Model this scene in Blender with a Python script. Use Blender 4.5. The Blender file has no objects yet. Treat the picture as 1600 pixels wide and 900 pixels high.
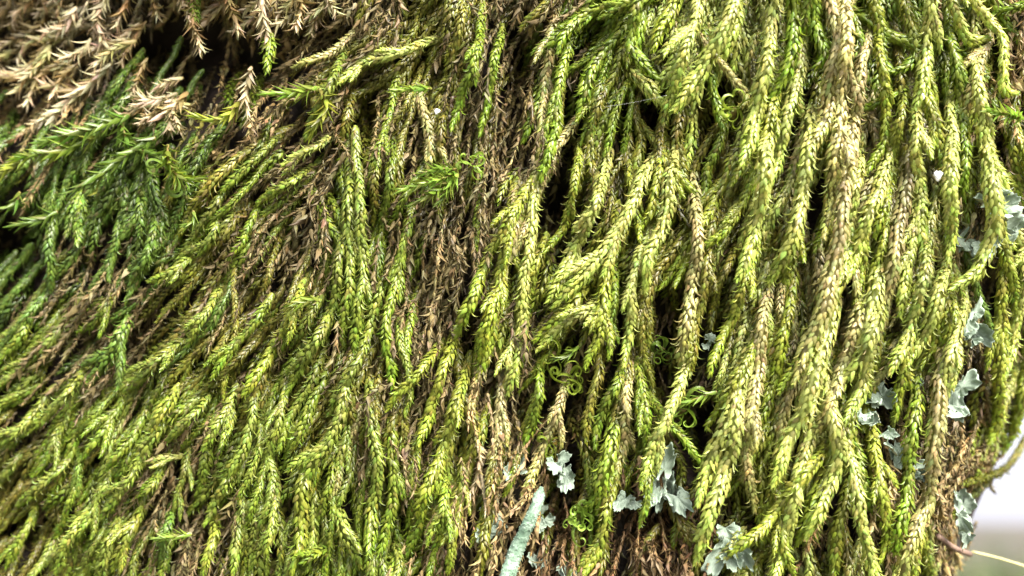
import bpy, math, random
import numpy as np
from mathutils import Matrix, Vector

# ------------------------------------------------------------------ camera, sky, sun, exposure
SC = bpy.context.scene
COL = SC.collection
PITCH = math.radians(12.0)
DCAM = 0.103                       # camera to the moss face, metres
S = 0.00006                        # metres of moss face per layout unit
M = Matrix.Translation((0, 0, 0.9)) @ Matrix.Rotation(PITCH, 4, 'X')   # the leaning trunk's own frame

cam = bpy.data.cameras.new('camera')
cam.sensor_width = 36.0
cam.lens = 18.0 / (0.048 / DCAM)
cam.clip_start = 0.004
cam.clip_end = 2000.0
cam.dof.use_dof = True
cam.dof.focus_distance = 0.0985
cam.dof.aperture_fstop = 17.0
camo = bpy.data.objects.new('camera', cam)
COL.objects.link(camo)
camo.matrix_world = M @ Matrix.Translation((0, -DCAM, 0)) @ Matrix.Rotation(math.radians(90), 4, 'X')
SC.camera = camo

SUN_EL, SUN_AZ = math.radians(42.0), math.radians(146.0)    # azimuth from +Y (away from the lens) towards +X
world = bpy.data.worlds.new('World')
SC.world = world
world.use_nodes = True
wn = world.node_tree
bg = wn.nodes['Background']
sky = wn.nodes.new('ShaderNodeTexSky')
sky.sky_type = 'NISHITA'
sky.sun_disc = False
sky.sun_elevation = SUN_EL
sky.sun_rotation = SUN_AZ
sky.dust_density = 6.0
sky.air_density = 0.6
sky.ozone_density = 0.6
cloud = wn.nodes.new('ShaderNodeMix')            # thin even cloud veil over the whole sky
cloud.data_type = 'RGBA'
cloud.inputs[0].default_value = 0.6
cloud.inputs[7].default_value = (2.3, 2.3, 2.55, 1)
wn.links.new(sky.outputs[0], cloud.inputs[6])
wn.links.new(cloud.outputs[2], bg.inputs[0])
bg.inputs[1].default_value = 0.15

sun = bpy.data.lights.new('sun', 'SUN')
sun.energy = 3.2
sun.angle = math.radians(38.0)
sun.color = (1.0, 0.97, 0.91)
suno = bpy.data.objects.new('sun', sun)
COL.objects.link(suno)
sd = Vector((math.sin(SUN_AZ) * math.cos(SUN_EL), math.cos(SUN_AZ) * math.cos(SUN_EL), math.sin(SUN_EL)))
suno.rotation_euler = (-sd).to_track_quat('-Z', 'Y').to_euler()
suno.location = (1, -1, 3)

SC.view_settings.view_transform = 'Standard'
SC.view_settings.look = 'None'
SC.view_settings.gamma = 1.0
SC.view_settings.exposure = 2.22
SC.render.engine = 'CYCLES'

rng = np.random.default_rng(7)
random.seed(7)

# ------------------------------------------------------------------ materials
def new_mat(name):
    m = bpy.data.materials.new(name)
    m.use_nodes = True
    nt = m.node_tree
    p = nt.nodes['Principled BSDF']
    return m, nt, p

def leaf_mat(name, source, rough=0.3, trans=0.4, scale=2500.0, spec=0.45):
    """thin leaf: pigment from the leaf itself, fine mottling, gloss and some light let through"""
    m, nt, p = new_mat(name)
    N, L = nt.nodes, nt.links
    if source == 'attr':
        c = N.new('ShaderNodeAttribute'); c.attribute_name = 'col'; cout = c.outputs['Color']
    else:
        c = N.new('ShaderNodeObjectInfo'); cout = c.outputs['Color']
    tc = N.new('ShaderNodeTexCoord')
    no = N.new('ShaderNodeTexNoise'); no.inputs['Scale'].default_value = scale; no.inputs['Detail'].default_value = 3
    L.new(tc.outputs['Object'], no.inputs['Vector'])
    mr = N.new('ShaderNodeMapRange'); mr.inputs[1].default_value = .3; mr.inputs[2].default_value = .7
    mr.inputs[3].default_value = .7; mr.inputs[4].default_value = 1.3
    L.new(no.outputs[0], mr.inputs[0])
    mx = N.new('ShaderNodeVectorMath'); mx.operation = 'MULTIPLY'
    L.new(cout, mx.inputs[0]); L.new(mr.outputs[0], mx.inputs[1])
    L.new(mx.outputs[0], p.inputs['Base Color'])
    p.inputs['Roughness'].default_value = rough
    p.inputs['Specular IOR Level'].default_value = spec
    tr = N.new('ShaderNodeBsdfTranslucent')
    sc = N.new('ShaderNodeVectorMath'); sc.operation = 'MULTIPLY'; sc.inputs[1].default_value = (1.15, 1.15, .8)
    L.new(mx.outputs[0], sc.inputs[0]); L.new(sc.outputs[0], tr.inputs['Color'])
    mix = N.new('ShaderNodeMixShader'); mix.inputs[0].default_value = trans
    L.new(p.outputs[0], mix.inputs[1]); L.new(tr.outputs[0], mix.inputs[2])
    L.new(mix.outputs[0], N['Material Output'].inputs['Surface'])
    return m

MOSS = leaf_mat('moss_leaf', 'attr')
MOSS_OBJ = leaf_mat('moss_leaf_single', 'object')
DRY = leaf_mat('dead_leaf', 'attr', rough=0.55, trans=0.15, spec=0.35)
DRY_OBJ = leaf_mat('dry_leaf_single', 'object', rough=0.42, trans=0.3)

def noise_mat(name, c1, c2, scale, rough, bump=0.0, c3=None, scale3=None, dist=0.0002):
    m, nt, p = new_mat(name)
    N, L = nt.nodes, nt.links
    tc = N.new('ShaderNodeTexCoord')
    no = N.new('ShaderNodeTexNoise'); no.inputs['Scale'].default_value = scale; no.inputs['Detail'].default_value = 8
    no.inputs['Roughness'].default_value = .65
    L.new(tc.outputs['Object'], no.inputs['Vector'])
    r = N.new('ShaderNodeValToRGB')
    r.color_ramp.elements[0].position = .35; r.color_ramp.elements[1].position = .68
    r.color_ramp.elements[0].color = (*c1, 1); r.color_ramp.elements[1].color = (*c2, 1)
    L.new(no.outputs[0], r.inputs[0])
    out = r.outputs[0]
    if c3:
        n2 = N.new('ShaderNodeTexNoise'); n2.inputs['Scale'].default_value = scale3; n2.inputs['Detail'].default_value = 5
        L.new(tc.outputs['Object'], n2.inputs['Vector'])
        r2 = N.new('ShaderNodeValToRGB'); r2.color_ramp.elements[0].position = .5; r2.color_ramp.elements[1].position = .62
        L.new(n2.outputs[0], r2.inputs[0])
        mx = N.new('ShaderNodeMix'); mx.data_type = 'RGBA'
        L.new(r2.outputs[0], mx.inputs[0]); L.new(out, mx.inputs[6]); mx.inputs[7].default_value = (*c3, 1)
        out = mx.outputs[2]
    L.new(out, p.inputs['Base Color'])
    p.inputs['Roughness'].default_value = rough
    if bump:
        b = N.new('ShaderNodeBump'); b.inputs['Strength'].default_value = bump; b.inputs['Distance'].default_value = dist
        L.new(no.outputs[0], b.inputs['Height']); L.new(b.outputs[0], p.inputs['Normal'])
    return m

BARK = noise_mat('bark', (.009, .005, .003), (.035, .02, .012), 260, .8, .9, (.03, .028, .012), 90, dist=.0008)
STEM = noise_mat('moss_stem', (.16, .10, .03), (.24, .2, .06), 1500, .5)
STALK = noise_mat('lichen_stalk', (.15, .24, .165), (.28, .36, .28), 1400, .95, .6, (.12, .2, .13), 900, dist=.0002)
SOIL = noise_mat('leaf_litter', (.035, .025, .018), (.085, .06, .045), 1.6, .95, .6, (.05, .07, .025), .35, dist=.05)
HILLM = noise_mat('brown_hill', (.06, .05, .045), (.12, .09, .075), .25, .95, .5, (.06, .07, .035), .1, dist=.5)
GRASSM = leaf_mat('grass_blade', 'attr', rough=.5, trans=.3, scale=30)
STRAW = noise_mat('straw', (.42, .4, .16), (.55, .5, .24), 900, .45)
FLECK = noise_mat('white_fleck', (.75, .75, .76), (.85, .85, .85), 900, .4)
SILK = noise_mat('silk', (.7, .7, .72), (.8, .8, .8), 900, .3)
PEBBLE = noise_mat('bark_crumb', (.09, .05, .035), (.24, .16, .11), 900, .7, .6, dist=.0003)

def lichen_mat():
    m, nt, p = new_mat('grey_lichen')
    N, L = nt.nodes, nt.links
    a = N.new('ShaderNodeAttribute'); a.attribute_name = 'col'
    tc = N.new('ShaderNodeTexCoord')
    no = N.new('ShaderNodeTexNoise'); no.inputs['Scale'].default_value = 1500; no.inputs['Detail'].default_value = 6
    L.new(tc.outputs['Object'], no.inputs['Vector'])
    mr = N.new('ShaderNodeMapRange'); mr.inputs[3].default_value = .4; mr.inputs[4].default_value = 1.6
    L.new(no.outputs[0], mr.inputs[0])
    mx = N.new('ShaderNodeVectorMath'); mx.operation = 'MULTIPLY'
    L.new(a.outputs['Color'], mx.inputs[0]); L.new(mr.outputs[0], mx.inputs[1])
    L.new(mx.outputs[0], p.inputs['Base Color'])
    p.inputs['Roughness'].default_value = .75
    b = N.new('ShaderNodeBump'); b.inputs['Strength'].default_value = .5; b.inputs['Distance'].default_value = .0002
    L.new(no.outputs[0], b.inputs['Height']); L.new(b.outputs[0], p.inputs['Normal'])
    return m
LICHEN = lichen_mat()

# ------------------------------------------------------------------ pigments (linear)
PIG = {
    'Y': (.25, .285, .042),   # yellow-green
    'P': (.385, .42, .115),     # pale yellow-green
    'L': (.37, .335, .14),     # straw
    'G': (.185, .245, .030),    # fresh green
    'E': (.20, .30, .045),   # bright grass green
    'D': (.12, .19, .03),    # deep green
    'M': (.20, .245, .042),   # mid green
    'O': (.175, .17, .030),   # olive
    'T': (.30, .22, .09),     # tan
    'W': (.50, .42, .26),     # bleached tan
    'B': (.162, .126, .05),    # brown
    'R': (.16, .10, .042),    # red brown
}
PIG = {k: np.array(v) for k, v in PIG.items()}
WORD = {'Y': 'yellow-green', 'P': 'pale yellow-green', 'L': 'straw-coloured', 'G': 'fresh green', 'E': 'bright green',
        'D': 'deep green', 'M': 'mid-green', 'O': 'olive', 'T': 'tan', 'W': 'bleached tan', 'B': 'brown', 'R': 'red-brown'}

FIELD = [(60,30,'T'),(180,30,'W'),(320,30,'T'),(430,40,'T'),(270,90,'B'),(60,180,'T'),(300,150,'B'),(380,150,'T'),
 (20,250,'D'),(120,240,'D'),(250,230,'D'),(350,280,'G'),(60,330,'D'),(200,330,'D'),(130,430,'B'),(30,450,'D'),(250,420,'D'),
 (330,370,'O'),(400,340,'G'),(560,30,'B'),(600,140,'O'),(540,200,'B'),(480,290,'B'),(700,50,'O'),(800,50,'B'),(780,180,'B'),
 (660,220,'O'),(700,330,'B'),(560,320,'G'),(640,400,'B'),(690,450,'B'),(670,540,'B'),(690,600,'B'),(430,440,'B'),(420,400,'B'),
 (550,450,'G'),(350,500,'O'),(250,620,'G'),(60,600,'G'),(60,750,'O'),(205,570,'B'),(280,740,'B'),(290,800,'B'),(300,880,'B'),
 (200,700,'G'),(150,850,'G'),(60,860,'O'),(360,700,'G'),(450,700,'G'),(420,850,'Y'),(520,800,'G'),(550,650,'O'),(640,720,'B'),
 (700,640,'O'),(720,820,'T'),(750,660,'T'),(740,880,'T'),(690,740,'Y'),(600,800,'G'),(850,420,'Y'),(820,300,'L'),(830,150,'B'),
 (930,100,'G'),(950,250,'O'),(1100,80,'P'),(1080,220,'O'),(1000,350,'Y'),(900,650,'O'),(850,600,'B'),(960,700,'G'),(1000,860,'R'),
 (890,880,'R'),(940,840,'O'),(1150,700,'Y'),(1100,500,'O'),(1180,420,'O'),(1250,200,'Y'),(1330,200,'L'),(1400,250,'L'),(1500,200,'Y'),
 (1580,100,'T'),(1560,450,'B'),(1450,450,'Y'),(1300,500,'L'),(1270,700,'Y'),(1340,800,'T'),(1440,680,'B'),(1390,850,'Y'),
 (1490,800,'T'),(1580,640,'Y'),(1240,850,'Y'),(1300,860,'O'),(1480,100,'G'),(1400,80,'G'),(1420,560,'Y'),(1190,560,'Y'),(600,205,'B'),(515,262,'B'),(652,352,'B'),(722,400,'B'),(655,478,'B'),(705,520,'B'),(478,335,'B'),(440,405,'B'),(640,590,'B'),(760,300,'B'),(745,730,'T'),(765,790,'T')]
FXY = np.array([(a, b) for a, b, c in FIELD], float)
FC = [c for a, b, c in FIELD]

def pigment_at(x, y, jitter=45.0):
    """the pigment class that grows at this spot of the trunk"""
    p = np.array([x, y]) + rng.normal(0, jitter, 2)
    return FC[int(np.argmin(((FXY - p) ** 2).sum(1)))]

FLOW = [(50,250,-1.0),(200,250,-.8),(50,600,-.85),(150,800,-.6),(50,850,-.7),(300,600,-.7),(350,800,-.35),(550,450,-.08),(550,800,-.2),
 (450,650,-.5),(750,400,-.4),(720,600,-.3),(900,400,-.42),(950,200,-.2),(1050,600,-.15),(1100,300,-.25),(1300,300,-.15),(1300,100,-.1),
 (1250,600,-.32),(1250,850,-.15),(1450,250,.05),(1450,550,-.3),(1550,300,.22),(1580,600,-.25),(1400,800,-.2),(650,600,-.1),(500,200,-.35),
 (700,150,-.2),(400,420,-.45),(1560,100,.1),(880,700,-.2),(100,60,-.3),(350,60,-.1)]
FLW = np.array(FLOW, float)
TRSEG = []
def flow_at(x, y):
    d = (FLW[:, 0] - x) ** 2 + (FLW[:, 1] - y) ** 2 + 400
    w = d ** -1.6
    f = float((w * FLW[:, 2]).sum() / w.sum())
    if len(TRSEG):
        q = TRSEG; d = (q[:, 0] - x) ** 2 + (q[:, 1] - y) ** 2 + 60
        w2 = d ** -2.0; k = min(1.0, 40 ** 2 / d.min())
        f = (1 - .8 * k) * f + .8 * k * float((w2 * q[:, 2]).sum() / w2.sum())
    return f

# ------------------------------------------------------------------ the trunk's face: recess depth in metres at a layout spot
HOLES = [(885,600,60,48,7),(1092,690,52,48,8),(1045,585,36,60,7),(265,75,120,60,11),(40,120,70,70,7),(20,385,50,60,7),(135,420,60,30,3),(875,330,28,70,7),(890,225,22,50,5),(1065,520,45,75,8),
 (860,650,45,45,6),(1085,665,45,45,8),(1550,470,45,70,7),(1020,810,55,40,7),(740,520,22,50,4),(570,185,25,40,5),(30,850,50,40,5),
 (810,110,30,100,5),(650,110,35,40,4),(880,770,40,60,6),(1340,700,40,60,4),(1400,660,60,60,3),(1500,640,40,60,4),(205,540,40,60,4),(290,800,60,90,2.5),
 (400,90,90,50,8),(1010,200,40,60,5),(1130,200,40,50,5),(850,360,30,40,5),(1545,70,30,60,5),(1330,470,20,60,4),(440,430,50,90,2.5),(670,500,50,130,2),
 (165,640,40,30,3),(490,740,20,50,3),(1120,800,60,60,4),(1300,850,40,60,4),(960,560,30,60,4),(1540,190,25,40,5), (480,60,60,30,5)]
HOL = np.array(HOLES, float)
def edge_x(py):
    return 1584 + 240 * np.tanh((690 - py) * .38 / 240)
def hole(px, py):
    px = np.asarray(px, float)[..., None]; py = np.asarray(py, float)[..., None]
    q = ((px - HOL[:, 0]) / HOL[:, 2]) ** 2 + ((py - HOL[:, 1]) / HOL[:, 3]) ** 2
    return (np.exp(-q * 1.1) * HOL[:, 4]).max(-1) * .001
def depth(px, py):
    px = np.asarray(px, float); py = np.asarray(py, float)
    d = .0006 * (np.sin(px * .021 + 1.3) * np.sin(py * .017 + .4) + .7 * np.sin(px * .043 - py * .031))
    left = np.clip((560 - px) / 560, 0, None)
    d = d + .0075 * left ** 1.5 + .004 * np.clip((260 - py) / 260, 0, 1) * np.clip((700 - px) / 700, 0, 1)
    d = d - .0022 * np.exp(-((px - 1250) / 330) ** 2)
    d = d - .007 / (1 + np.exp((py + 70) / 22)) / (1 + np.exp((px - 520) / 40))  # unseen brow above the frame, added to shade the upper left
    e = edge_x(py) - px
    d = d + .016 * np.clip((170 - e) / 170, 0, 1.6) ** 2.2
    return d
def to3(px, py, y):
    """layout spot + depth to the trunk's own frame"""
    k = (DCAM + y) / DCAM
    return np.stack([(px - 800) * S * k, y + 0 * px, (450 - py) * S * k], -1)

# ------------------------------------------------------------------ mesh helpers
def build_mesh(name, V, quads=None, tris=None, cols=None, mat=None, smooth=True):
    me = bpy.data.meshes.new(name)
    V = np.asarray(V, np.float32)
    nq = 0 if quads is None else len(quads); nt = 0 if tris is None else len(tris)
    me.vertices.add(len(V)); me.vertices.foreach_set('co', V.ravel())
    idx = []
    if nq: idx.append(np.asarray(quads, np.int32).ravel())
    if nt: idx.append(np.asarray(tris, np.int32).ravel())
    idx = np.concatenate(idx)
    me.loops.add(len(idx)); me.loops.foreach_set('vertex_index', idx)
    me.polygons.add(nq + nt)
    st = np.concatenate([np.arange(nq) * 4, nq * 4 + np.arange(nt) * 3]).astype(np.int32)
    me.polygons.foreach_set('loop_start', st)
    if smooth: me.polygons.foreach_set('use_smooth', np.ones(nq + nt, bool))
    if cols is not None:
        a = me.color_attributes.new('col', 'FLOAT_COLOR', 'POINT')
        c = np.ones((len(V), 4), np.float32); c[:, :3] = cols
        a.data.foreach_set('color', c.ravel())
    me.update(calc_edges=True)
    if mat: me.materials.append(mat)
    return me

def link(name, data, parent=None, mw=None):
    o = bpy.data.objects.new(name, data)
    COL.objects.link(o)
    if parent is not None: o.parent = parent
    if mw is not None: o.matrix_world = mw
    return o
def tag(o, label=None, cat=None, group=None, kind=None):
    if label: o['label'] = label
    if cat: o['category'] = cat
    if group: o['group'] = group
    if kind: o['kind'] = kind
    return o
def frame_at(p):
    return M @ Matrix.Translation(Vector(p))

class Acc:
    """collects pieces of one mesh"""
    def __init__(s): s.V = []; s.Q = []; s.T = []; s.C = []; s.n = 0
    def add(s, V, Q, T, C):
        if len(V) == 0: return
        s.V.append(V); s.C.append(C)
        if Q is not None and len(Q): s.Q.append(np.asarray(Q) + s.n)
        if T is not None and len(T): s.T.append(np.asarray(T) + s.n)
        s.n += len(V)
    def mesh(s, name, mat, origin=None):
        V = np.concatenate(s.V)
        if origin is not None: V = V - np.asarray(origin)
        return build_mesh(name, V, np.concatenate(s.Q) if s.Q else None, np.concatenate(s.T) if s.T else None,
                          np.concatenate(s.C), mat)

PROF = {5: ([0, .22, .5, .76, 1], [.5, 1, .9, .4, 0]),
        6: ([0, .18, .42, .66, .85, 1], [.5, .95, 1, .62, .2, 0]),
        4: ([0, .3, .68, 1], [.5, 1, .62, 0])}
NARROW = {5: ([0, .2, .45, .72, 1], [.6, 1, .75, .35, 0]), 6: ([0, .15, .35, .58, .8, 1], [.6, 1, .9, .6, .26, 0]),
          4: ([0, .25, .62, 1], [.6, 1, .55, 0])}

def leaves_geo(P, T, R, L, W, a0, a1, bend, cup, rows=5, prof=PROF, C=None, base_light=.36):
    """curved, cupped leaves: returns verts, quads, tris, cols (vectorised over leaves)"""
    n = len(P)
    ts, ws = prof[rows]
    Sx = np.cross(T, R)
    Sx /= np.linalg.norm(Sx, axis=1, keepdims=True) + 1e-12
    pos = P.copy()
    out = []; cc = []
    prev = 0
    for k, t in enumerate(ts):
        if k:
            tm = (t + prev) / 2; dt = t - prev
            a = (a0 + (a1 - a0) * tm ** 1.15)[:, None]
            pos = pos + (L * dt)[:, None] * (np.cos(a) * T + np.sin(a) * R) + (L * bend * 2 * tm * dt)[:, None] * Sx
        a = (a0 + (a1 - a0) * t ** 1.15)[:, None]
        Nn = -np.sin(a) * T + np.cos(a) * R
        hw = (W * ws[k] / 2)[:, None]
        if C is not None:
            f = 1 + base_light * (1 - 2 * t)  # pale leaf base, strengthened to paint in whitish highlights
        if k == len(ts) - 1:
            out.append(pos[:, None, :])
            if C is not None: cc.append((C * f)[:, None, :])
        else:
            c = cup[:, None]
            e1 = pos - Sx * hw * np.cos(c) - Nn * hw * np.sin(c)
            e2 = pos + Sx * hw * np.cos(c) - Nn * hw * np.sin(c)
            out.append(np.stack([e1, pos, e2], 1))
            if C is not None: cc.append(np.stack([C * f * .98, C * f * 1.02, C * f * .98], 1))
        prev = t
    V = np.concatenate(out, 1); vp = V.shape[1]
    q = []; r = len(ts) - 1
    for k in range(r - 1):
        b = 3 * k
        q += [(b, b + 1, b + 4, b + 3), (b + 1, b + 2, b + 5, b + 4)]
    b = 3 * (r - 1); t3 = [(b, b + 1, b + 3), (b + 1, b + 2, b + 3)]
    off = (np.arange(n) * vp)[:, None, None]
    Q = (np.array(q)[None] + off).reshape(-1, 4)
    T3 = (np.array(t3)[None] + off).reshape(-1, 3)
    Cv = np.concatenate(cc, 1).reshape(-1, 3) if C is not None else None
    return V.reshape(-1, 3), Q, T3, Cv

def tube_geo(path, rad, col, sides=5):
    n = len(path)
    T = np.gradient(path, axis=0); T /= np.linalg.norm(T, axis=1, keepdims=True) + 1e-12
    up = np.array([0., -1., 0.])
    A = np.cross(T, up); nn = np.linalg.norm(A, axis=1, keepdims=True)
    A = np.where(nn < 1e-3, np.array([1., 0, 0]), A / (nn + 1e-12)); B = np.cross(T, A)
    rad = np.broadcast_to(np.asarray(rad, float), (n,))
    an = np.arange(sides) / sides * 2 * math.pi
    V = path[:, None, :] + rad[:, None, None] * (np.cos(an)[None, :, None] * A[:, None] + np.sin(an)[None, :, None] * B[:, None])
    V = V.reshape(-1, 3)
    q = []
    for i in range(n - 1):
        for j in range(sides):
            j2 = (j + 1) % sides
            q.append((i * sides + j, i * sides + j2, (i + 1) * sides + j2, (i + 1) * sides + j))
    V = np.concatenate([V, path[:1], path[-1:]])
    t = []
    for j in range(sides):
        t.append((n * sides, (j + 1) % sides, j)); t.append((n * sides + 1, (n - 1) * sides + j, (n - 1) * sides + (j + 1) % sides))
    C = np.broadcast_to(np.asarray(col, float), (len(V), 3)).copy()
    return V, np.array(q), np.array(t), C

def spline(pts, step):
    P = np.array(pts, float)
    if len(P) == 2: P = np.array([P[0], (P[0] + P[1]) / 2, P[1]])
    E = np.concatenate([[2 * P[0] - P[1]], P, [2 * P[-1] - P[-2]]])
    out = []
    for i in range(1, len(E) - 2):
        t = np.linspace(0, 1, 14, endpoint=False)[:, None]
        p0, p1, p2, p3 = E[i - 1], E[i], E[i + 1], E[i + 2]
        out.append(.5 * ((2 * p1) + (-p0 + p2) * t + (2 * p0 - 5 * p1 + 4 * p2 - p3) * t ** 2 + (-p0 + 3 * p1 - 3 * p2 + p3) * t ** 3))
    out.append(P[-1:])
    Q = np.concatenate(out)
    d = np.concatenate([[0], np.cumsum(np.linalg.norm(np.diff(Q, axis=0), axis=1))])
    n = max(6, int(d[-1] / step) + 1)
    s = np.linspace(0, d[-1], n)
    return np.stack([np.interp(s, d, Q[:, 0]), np.interp(s, d, Q[:, 1])], 1), d[-1]

def shoot_path(pts, w, h, lift=.35, wob=1.0):
    """pts in layout units -> 3D path, hugging the trunk at the root and hanging clear of it further on"""
    p, ln = spline(pts, w * .33)
    s = np.linspace(0, 1, len(p))
    ph = rng.uniform(0, 6.28, 4)
    fr = ln / 60.0
    p = p + wob * np.stack([1.6 * np.sin(s * fr * 3 + ph[0]) + .9 * np.sin(s * fr * 7 + ph[1]), .6 * np.sin(s * fr * 4 + ph[2])], 1)
    prof = lift + (1 - lift) * np.clip(s / .35, 0, 1) ** .8
    hh = h * prof * (1 + .12 * np.sin(s * fr * 2.5 + ph[3])) * (1 - .15 * s)
    # the recess is followed only loosely: a hanging shoot bridges small hollows
    y = depth(p[:, 0], p[:, 1]) - hh
    k = np.ones(7) / 7
    y = np.convolve(np.pad(y, 3, mode='edge'), k, 'valid')
    return to3(p[:, 0], p[:, 1], y), ln

ROWS8 = np.radians(22.5 + 135.0 * np.arange(8))
def core_radius(path, w):
    d = np.concatenate([[0], np.cumsum(np.linalg.norm(np.diff(path, axis=0), axis=1))])
    return w * .19 * np.clip(.2 + .8 * np.clip((d[-1] - d) / (1.5 * w), 0, 1) ** .7, 0, 1)
def shoot_leaves(path, w, cls, style='braid', rows=5, dens=1.0, shade=1.0, tipcls=None):
    """parameters of all leaves along one shoot; w = shoot width in metres"""
    d = np.concatenate([[0], np.cumsum(np.linalg.norm(np.diff(path, axis=0), axis=1))])
    total = d[-1]
    ks = (20 / max(w / S, 20)) ** .75 if style == 'braid' else 1.0      # leaves hardly grow with the shoot's girth
    step = ks * {'braid': .40 * w / 8, 'feather': .06 * w, 'dry': .05 * w, 'litter': .085 * w}[style] / dens
    n = max(5, int(total / step))
    s = (np.arange(n) + rng.uniform(-.25, .25, n)) * total / n
    s = np.clip(s, 0, total)
    P = np.stack([np.interp(s, d, path[:, i]) for i in range(3)], 1)
    Tg = np.gradient(path, axis=0); Tg /= np.linalg.norm(Tg, axis=1, keepdims=True) + 1e-12
    T = np.stack([np.interp(s, d, Tg[:, i]) for i in range(3)], 1); T /= np.linalg.norm(T, axis=1, keepdims=True)
    F = np.array([0., -1., 0.]); Ff = F - (T @ F)[:, None] * T; Ff /= np.linalg.norm(Ff, axis=1, keepdims=True) + 1e-9
    Sd = np.cross(T, Ff)
    u = s / total
    tw = rng.uniform(-.3, .3) + .35 * np.sin(u * rng.uniform(2, 7) + rng.uniform(0, 6.28))
    if style == 'braid':
        phi = ROWS8[np.arange(n) % 8] + tw + rng.normal(0, .16, n)
    else:
        phi = np.arange(n) * 2.39996 + rng.normal(0, .3, n)
    R = np.cos(phi)[:, None] * Ff + np.sin(phi)[:, None] * Sd
    tip = np.clip((total - s) / (1.7 * w), 0, 1)          # 0 at the very tip
    if style == 'braid':
        girth = 1 + .13 * np.sin(s / w * rng.uniform(.5, 1.1) + rng.uniform(0, 6.28))
        taper = girth * np.clip(.2 + .8 * np.clip((total - s) / (1.5 * w), 0, 1) ** .7, 0, 1) * np.clip(.75 + .25 * s / w, 0, 1)
        a0 = np.radians(rng.normal(29, 6, n)) * (.4 + .6 * tip); a1 = np.radians(rng.normal(-15, 11, n)) * (.3 + .7 * tip)
        fl = (rng.random(n) < .2) & (np.abs(np.sin(phi)) > .5)
        a1 = np.where(fl, np.radians(rng.uniform(40, 150, n)), a1)
        L = ks * w * rng.normal(.64, .08, n) * (.7 + .3 * tip); W = L * rng.normal(.58, .05, n) * np.where(fl, .38, 1)
        bend = rng.normal(0, .1, n) + .16 * np.sign(np.sin(phi)); cup = rng.normal(.75, .12, n); prof = PROF
    elif style == 'feather':
        a0 = np.radians(rng.normal(34, 9, n)) * (.35 + .65 * tip); a1 = np.radians(rng.normal(40, 24, n)) * (.35 + .65 * tip)
        L = w * rng.normal(.76, .1, n) * (.6 + .4 * tip); W = L * rng.normal(.3, .03, n)
        bend = rng.normal(0, .22, n); cup = rng.normal(.5, .15, n); prof = NARROW
    elif style == 'dry':
        a0 = np.radians(rng.normal(30, 12, n)); a1 = np.radians(rng.normal(35, 30, n))
        L = w * rng.normal(.66, .13, n) * (.75 + .25 * tip); W = L * rng.normal(.3, .04, n)
        bend = rng.normal(0, .3, n); cup = rng.normal(.6, .3, n); prof = NARROW
    else:
        a0 = np.radians(rng.normal(24, 12, n)); a1 = np.radians(rng.normal(12, 36, n))
        L = w * rng.normal(.66, .18, n); W = L * rng.normal(.4, .07, n)
        bend = rng.normal(0, .26, n); cup = rng.normal(.7, .3, n); prof = NARROW
    base = PIG[cls]
    tipc = PIG[tipcls] if tipcls else PIG['W'] * 1.1 if style == 'dry' else (base * np.array([.95, 1.08, .7]) if cls in 'YPGOLM' else base)
    root = PIG['B'] * .5 + base * .5 if cls in 'YGOPM' else base
    ku = np.clip((u - .55) / .4, 0, 1)[:, None]; kr = np.clip((.22 - u) / .22, 0, 1)[:, None] * .6
    C = base * (1 - ku) + tipc * ku
    C = C * (1 - kr) + root * kr
    C = C * rng.lognormal(0, .13, n)[:, None] * (1 + rng.normal(0, .07, (n, 3))) * shade
    old = rng.random(n) < (.06 if style == 'braid' else .1)
    C[old] = C[old] * .4 + PIG['B'] * .8 * .6
    C = np.clip(C, .004, .8)
    P = P + R * w * .05 if style != 'braid' else P + R * (w * (.31 + .1 * (1 - ks)) * taper)[:, None]
    return dict(P=P, T=T, R=R, L=L, W=W, a0=a0, a1=a1, bend=bend, cup=cup, rows=rows, prof=prof, C=C)

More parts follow.
